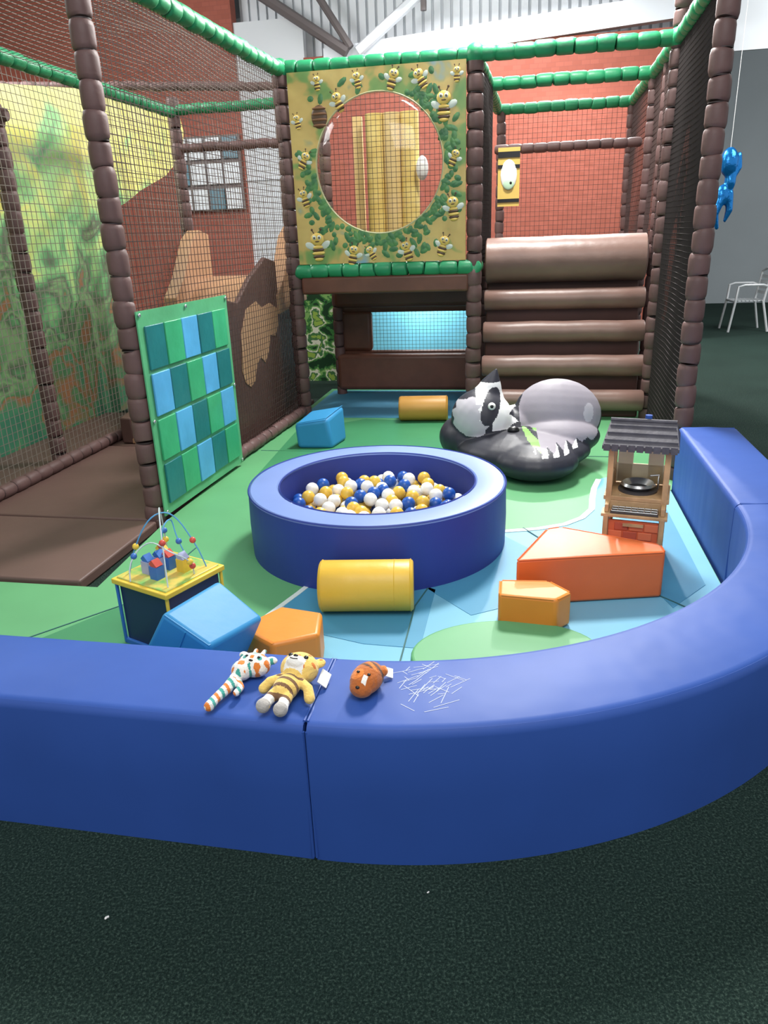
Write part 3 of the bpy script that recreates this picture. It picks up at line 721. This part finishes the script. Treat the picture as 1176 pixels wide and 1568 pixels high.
m1.box((0,D2/2-0.012,0.52),(W_-0.04,0.015,0.05)); m1.box((0,-D2/2+0.012,0.535),(W_,0.018,0.03))
m1.obj("wood_frame",WOOD,tk,bevel=0.003)
m1=MB(); m1.box((-0.07,D2/2-0.02,0.42),(0.07,0.012,0.2)); m1.box((0.07,D2/2-0.02,0.42),(0.07,0.012,0.2)); m1.box((0,D2/2-0.02,0.36),(W_-0.05,0.012,0.09))
m1.obj("cream_back_boards",CREAM,tk,bevel=0.002)
m1=MB()
m1.box((0,-D2/2-0.055,0.135),(W_-0.05,0.014,0.17),0)
for r_ in range(4):
    for c_ in range(3): m1.box((-0.068+c_*0.066+(0.016 if r_%2 else -0.01),-D2/2-0.064,0.075+r_*0.04),(0.060,0.006,0.034),1 if (r_+c_)%3 else 2)
m1.obj("brick_front",[BRK,mat("brick_lt",srgb(218,118,80),0.6),mat("brick_dk",srgb(184,86,64),0.6)],tk,bevel=0.002)
m1=MB()
m1.add([(-.165,-.15,.545),(.165,-.15,.545),(.145,0,.625),(-.145,0,.625),(-.165,.15,.545),(.165,.15,.545),(-.165,-.15,.53),(.165,-.15,.53),(.165,.15,.53),(-.165,.15,.53)],[(0,1,2,3),(3,2,5,4),(0,3,4),(1,5,2),(0,6,7,1),(1,7,8,5),(5,8,9,4),(4,9,6,0),(6,9,8,7)])
for k in range(3): m1.box((0,-.122+k*.042,.563+k*.0225),(0.315-k*0.014,.004,.010))
for k in range(9): m1.box((-.144+k*.036,-.151,.538),(0.029,.006,.03))
m1.cyl((-.145,0,.627),(.145,0,.627),0.010,n=8)
m1.obj("slate_roof",ROOF,tk,angle=20)
m1=MB(); m1.cyl((0,0.0,0.31),(0,0.0,0.318),0.09,n=28,mi=1); m1.lathe([(0.05,0.0),(0.08,0.02),(0.07,0.03),(0.045,0.008)],(0.0,0.0,0.318),28,0); m1.cyl((0.02,0.02,0.62),(0.02,0.02,0.65),0.016,n=12,mi=2)
m1.box((0,-0.155,0.256),(0.21,0.07,0.006),1)
for k in range(8): m1.cyl((-0.10+k*0.0286,-0.19,0.268),(-0.10+k*0.0286,-0.12,0.268),0.0022,n=5,mi=3)
for k in range(3): m1.cyl((-0.10,-0.19+k*0.03,0.266),(0.10,-0.19+k*0.03,0.266),0.0022,n=5,mi=3)
m1.cyl((0.09,0.02,0.31),(0.09,0.02,0.38),0.005,n=8,mi=3); m1.cyl((0.09,0.02,0.38),(0.05,-0.0,0.38),0.005,n=8,mi=3)
m1.obj("hob_and_sink",[METAL,mat("hob_dark",srgb(70,68,70),0.4),BLUE,METAL],tk)
m1=MB(); 
for k,x_ in enumerate((-.05,.05)): m1.cyl((x_,-0.18,0.10),(x_,-0.202,0.10),0.012,n=12)
m1.box((0,-D2/2-0.07,0.205),(0.09,0.012,0.012))
m1.obj("knobs_and_handle",WOOD,tk)

# ------------------------------------------------------------------ bead maze activity table
bt=empty("bead_maze_table",(-0.865,2.675,MATZ),(0,0,math.radians(-33)))
NAVY=mat("navy_board",srgb(34,44,84),0.4); TY=mat("table_yellow",srgb(234,198,70),0.4); TG=mat("table_green",srgb(124,184,96),0.4,col2=srgb(222,190,90),vscale=14); TR=mat("red_toy",srgb(206,80,66),0.35); TB=mat("blue_toy",srgb(56,112,190),0.35)
m1=MB()
m1.box((0,0,0.145),(0.27,0.27,0.25),0)
m1.box((0,0,0.280),(0.31,0.31,0.022),1); m1.box((0,0,0.293),(0.28,0.28,0.008),2)
for sx in(-1,1):
    for sy in(-1,1): m1.box((sx*.142,sy*.142,0.14),(.012,.012,.27),1 if sx>0 else 3)
m1.box((0,0,0.012),(0.29,0.29,0.024),3)
m1.obj("cabinet",[NAVY,TY,TG,TB],bt,bevel=0.004)
def arcpts(p,q,h,n=16,sw=0.0):
    p=Vector(p);q=Vector(q);out=[]
    for i in range(n+1):
        t=i/n; out.append((p+(q-p)*t+Vector((0,0,h*math.sin(math.pi*t)**0.7))+Vector((sw*math.sin(2*math.pi*t),sw*math.cos(3*math.pi*t)*0.5,0))))
    return out
m1=MB(); beads=MB()
for k,(p,q,h,sw,mi) in enumerate((((-.12,-.10,.297),(.11,.11,.297),.24,0.02,0),((-.12,.11,.297),(.12,-.11,.297),.26,0.0,1),((-.1,0,.297),(.02,.12,.297),.18,0.05,0),((0.12,.0,.297),(-.05,-.12,.297),.14,0.05,1))):
    pts=arcpts(p,q,h,18,sw); m1.rings([(x,0.0028) for x in pts],6,mi)
    for j in ((1,2,15) if k%2 else (2,16)):
        beads.ell(pts[j],0.013,(k+j)%3,nu=10,nv=7)
m1.obj("wires",[mat("wire_blue",srgb(90,160,210),0.3),mat("wire_white",srgb(200,214,216),0.3),TR,TG],bt)
for x_,y_,mi in ((-.05,-.05,3),(.02,-.07,0),(-.08,.05,1),(.06,.03,2),(-.01,.02,0),(-.04,.0,3)):
    beads.box((x_,y_,0.322),(0.04,0.04,0.055),mi); beads.box((x_,y_,0.356),(0.034,0.034,0.024),(mi+1)%4,(0,0.78,0))
beads.obj("beads_and_blocks",[TB,TR,TY,mat("toy_lavender",srgb(170,176,210),0.4)],bt,weld=False)

# ------------------------------------------------------------------ plush toys on bench
def pl(nm,c): return mat(nm,c,0.9,0.1,0.3,90,sheen=0.3)
FY=pl("plush_yellow",srgb(242,206,116)); FO=pl("plush_orange",srgb(224,130,60)); FW=pl("plush_white",srgb(240,238,232)); FB=pl("plush_brown",srgb(128,96,70)); FT=pl("plush_teal",srgb(70,160,150)); FR=pl("plush_rust",srgb(184,104,52)); FG=pl("plush_grey",srgb(180,176,172)); FN=pl("plush_dark",srgb(96,66,50))
ZT=H+0.004
tg=empty("leopard_cub_plush",(-0.262,1.645,ZT),(0,0,math.radians(-22))); tg.scale=(1.12,1.12,1.12)
def tig(c,nm):
    x,y,z=c
    if y>0.018:
        if abs(x)<0.024 and y<0.05 and z>0.045: return 2
        if math.sin(x*170+1)*math.sin(y*160)>0.72: return 1
        return 0
    if y<-0.062 and abs(x)>0.006: return 4 if y<-0.078 else 2
    if abs(x)<0.035 and -0.062<y<0.018 : return 3 if math.sin(y*300)>0.3 else 0
    return 0
bl=[('e',(0,0.052,0.04),(0.047,0.042,0.038)),('e',(0,-0.015,0.03),(0.03,0.042,0.028)),('e',(0.0,0.035,0.068),(0.022,0.016,0.015)),
('e',(-0.038,0.085,0.042),(0.014,0.016,0.009)),('e',(0.038,0.085,0.042),(0.014,0.016,0.009)),
('l',[((0.025,0.008,0.035),0.012),((0.05,-0.004,0.03),0.012),((0.062,-0.022,0.018),0.013)]),('l',[((-0.025,0.008,0.035),0.012),((-0.048,-0.006,0.03),0.012),((-0.058,-0.02,0.018),0.013)]),
('l',[((0.016,-0.045,0.026),0.015),((0.02,-0.068,0.024),0.013),((0.022,-0.085,0.022),0.017)]),('l',[((-0.016,-0.045,0.026),0.015),((-0.02,-0.068,0.024),0.013),((-0.022,-0.085,0.022),0.017)])]
sculpt("body",bl,0.0024,4,tig,[FY,FO,FW,FB,FG],tg)
m1=MB()
for sx in(-1,1): m1.ell((sx*0.02,0.052,0.074),(0.006,0.006,0.004),0)
m1.ell((0,0.04,0.083),(0.006,0.004,0.003),0); m1.rings([((-0.01,0.03,0.082),0.0012),((0,0.026,0.083),0.0012),((0.01,0.03,0.082),0.0012)],5,0)
m1.box((0.06,0.06,0.02),(0.026,0.045,0.002),1,(0.25,0.7,0.3)); m1.obj("face_and_tag",[BLK,WHITE],tg)
gf=empty("giraffe_plush",(-0.395,1.69,ZT),(0,0,math.radians(-16))); gf.scale=(1.05,1.05,1.05)
def gir(c,nm):
    x,y,z=c
    if y<-0.015: 
        k=int((y+1+x*0.6)*95)%4
        return (2,1,2,4)[k]
    v=math.sin(x*150)*math.sin(y*140+1)*1.0+0.3*math.sin(z*160)
    return 1 if v>0.5 else (4 if v<-0.55 else 2)
bl=[('e',(0.01,0.055,0.032),(0.045,0.034,0.031)),('e',(-0.012,0.028,0.03),(0.028,0.028,0.026)),('l',[((-0.015,0.02,0.025),0.017),((-0.02,-0.04,0.02),0.014),((-0.03,-0.085,0.017),0.012),((-0.032,-0.115,0.016),0.013)]),
('l',[((-0.005,-0.01,0.02),0.010),((0.012,-0.03,0.02),0.009),((0.01,-0.052,0.018),0.009)]),('e',(0.05,0.078,0.036),(0.016,0.012,0.01)),('e',(-0.03,0.082,0.04),(0.014,0.01,0.01)),('l',[((0.0,0.075,0.045),0.006),((0.0,0.095,0.05),0.006)]),('l',[((0.02,0.075,0.045),0.006),((0.024,0.095,0.05),0.006)])]
sculpt("body",bl,0.0024,4,gir,[FY,FO,FW,FB,FT],gf)
m1=MB(); m1.ell((-0.005,0.05,0.061),(0.004,0.004,0.003)); m1.ell((0.028,0.05,0.06),(0.004,0.004,0.003)); m1.ell((0.012,0.036,0.058),(0.006,0.003,0.003)); m1.obj("face",BLK,gf)
wf=empty("hedgehog_plush",(-0.06,1.655,ZT),(0,0,math.radians(-24)))
def fx(c,nm):
    x,y,z=c
    if (x+0.012)**2+(y+0.028)**2<0.016**2 and z>0.03: return 1
    if abs(x-0.012)<0.006 and -0.05<y<-0.03 and z>0.02: return 2
    if y>0.058: return 1
    if abs(math.sin((x*0.8+y)*70))>0.93 and y>0: return 1
    return 0 if y<0.0 else (3 if math.sin(y*260+x*120)>0.3 else 0)
bl=[('e',(0,0.0,0.036),(0.042,0.060,0.036)),('e',(0,-0.036,0.03),(0.032,0.028,0.026)),('e',(0.034,0.03,0.045),(0.012,0.014,0.012)),('l',[((0.0,0.05,0.028),0.014),((0.014,0.078,0.022),0.008)])]
sculpt("body",bl,0.0024,4,fx,[FR,FO,FW,FN],wf)
m1=MB(); m1.ell((-0.012,-0.025,0.068),(0.0045,0.0045,0.003)); m1.ell((0.018,-0.025,0.066),(0.0045,0.0045,0.003)); m1.ell((0,-0.058,0.044),(0.006,0.005,0.004)); m1.box((0.03,0.075,0.014),(0.022,0.032,0.002),1,(0.3,0.4,0.5)); m1.obj("face_and_tag",[BLK,WHITE],wf)

# ------------------------------------------------------------------ chair, balloons
chx=empty("metal_bistro_chair",(5.62,11.6,0),(0,0,math.radians(-100)))
m1=MB()
def tube(pts,r=0.018): m1.rings([(p,r) for p in pts],8)
for sx in(-1,1):
    tube([(sx*.26,-.26,0.0),(sx*.24,-.20,.44),(sx*.25,-.18,.66),(sx*.26,-.10,.68),(sx*.26,.16,.68),(sx*.23,.22,.66)])
    tube([(sx*.24,.30,0.0),(sx*.21,.20,.44),(sx*.21,.26,.85)])
tube([(-.21,.26,.85),(-.1,.29,.90),(.1,.29,.90),(.21,.26,.85)])
tube([(-.22,-.2,.44),(.22,-.2,.44)]); tube([(-.21,.2,.44),(.21,.2,.44)])
for k in range(8):
    m1.box((0,-.19+k*.055,.45),(.43,.04,.012))
for k in range(4): m1.box((0,.225+k*.013,.56+k*.075),(.42,.012,.045))
m1.obj("chair_frame",mat("pale_aluminium",srgb(225,228,230),0.35,0.5,metal=0.4),chx)
bl_=empty("blue_foil_balloon",(4.42,10.0,2.0))
FOIL=mat("blue_foil",srgb(24,120,195),0.18,0.6,0.5,10,metal=0.6)
fb=[('e',(0,0,0.26),(.11,.09,.17)),('e',(0.04,0,0.05),(.07,.06,.14)),('e',(-.04,0,-.12),(.08,.06,.13)),('l',[((-.06,0,-.18),.06),((-.11,0,-.34),.05),((-.06,0,-.5),.025)]),('l',[((.05,0,-.1),.05),((.07,0,-.3),.045),((.03,0,-.42),.02)]),('l',[((.06,0,.1),.05),((.13,0,.2),.04),((.12,0,.34),.03)])]
sculpt("foil",fb,0.014,3,lambda c,nm:0,[FOIL],bl_)
m1=MB(); m1.cyl((0,0,.42),(0,0,3.45),.003,n=5); m1.obj("string",WHITE,bl_)

# ------------------------------------------------------------------ lights
def area(name,loc,target,size,power,col=(1,1,1),sy=None):
    l=bpy.data.lights.new(name,'AREA'); l.energy=power; l.size=size; l.color=col
    if sy: l.shape='RECTANGLE'; l.size_y=sy
    o=bpy.data.objects.new(name,l); COL.objects.link(o); o.location=loc
    d=(Vector(target)-Vector(loc)); o.rotation_euler=d.to_track_quat('-Z','Y').to_euler(); return o
area("skylight_key",(1.2,6.2,4.6),(0.4,3.0,0),0.8,360,(1,0.99,0.95))
area("fill_front",(0.3,0.2,4.7),(0.2,5.0,0.5),2.5,130,(1,0.99,0.98))  # added fill above the camera, not an actual roof opening
area("skylight_rear",(1.5,9.6,4.5),(1.5,9.2,0),3.0,190,(0.99,0.99,1))
area("skylight_side",(7,8,4.7),(7,10,0),3.0,280,(0.97,0.99,1))
area("skylight_left",(-4.2,6.6,4.6),(-2.2,8.5,1),2.0,270,(1,1,1))
area("fill_rear_steps",tuple(S(2.5,4.3,4.3)),tuple(S(2.2,0.2,1.0)),0.18,260,(1,0.99,0.97))  # added light without a fixture, brightens the log tops from behind
area("fill_cave_panel",tuple(S(0.9,1.32,1.1)),tuple(S(0.9,1.75,0.6)),0.5,9,(1,1,1),0.05)  # made-up source, added to lift the pale blue panel behind the opening
area("fill_cladding",tuple(S(1.0,3.9,4.0)),tuple(S(1.0,5.35,5.0)),1.5,14,(0.97,0.99,1))  # added fill to brighten the dark cladding, no fixture stands here
wd=bpy.data.worlds.new("world"); SC.world=wd; wd.use_nodes=True
wd.node_tree.nodes["Background"].inputs[0].default_value=(0.96,0.98,1,1); wd.node_tree.nodes["Background"].inputs[1].default_value=0.76

SC.view_settings.view_transform='Standard'
SC.view_settings.exposure=0.0

# ------------------------------------------------------------------ camera
th=math.radians(20.5); rh=math.radians(2.1)
F=Vector((0,math.cos(th),-math.sin(th))); R0=Vector((1,0,0)); U0=Vector((0,math.sin(th),math.cos(th)))
R=R0*math.cos(rh)-U0*math.sin(rh); U=U0*math.cos(rh)+R0*math.sin(rh)
cd=bpy.data.cameras.new("camera"); cam=bpy.data.objects.new("camera",cd); COL.objects.link(cam)
cd.sensor_fit='HORIZONTAL'; cd.sensor_width=36; cd.lens=36*1130/1176
Mx=Matrix((R,U,-F)).transposed().to_4x4(); Mx.translation=Vector((0,0,1.55)); cam.matrix_world=Mx
cd.clip_end=100
SC.camera=cam
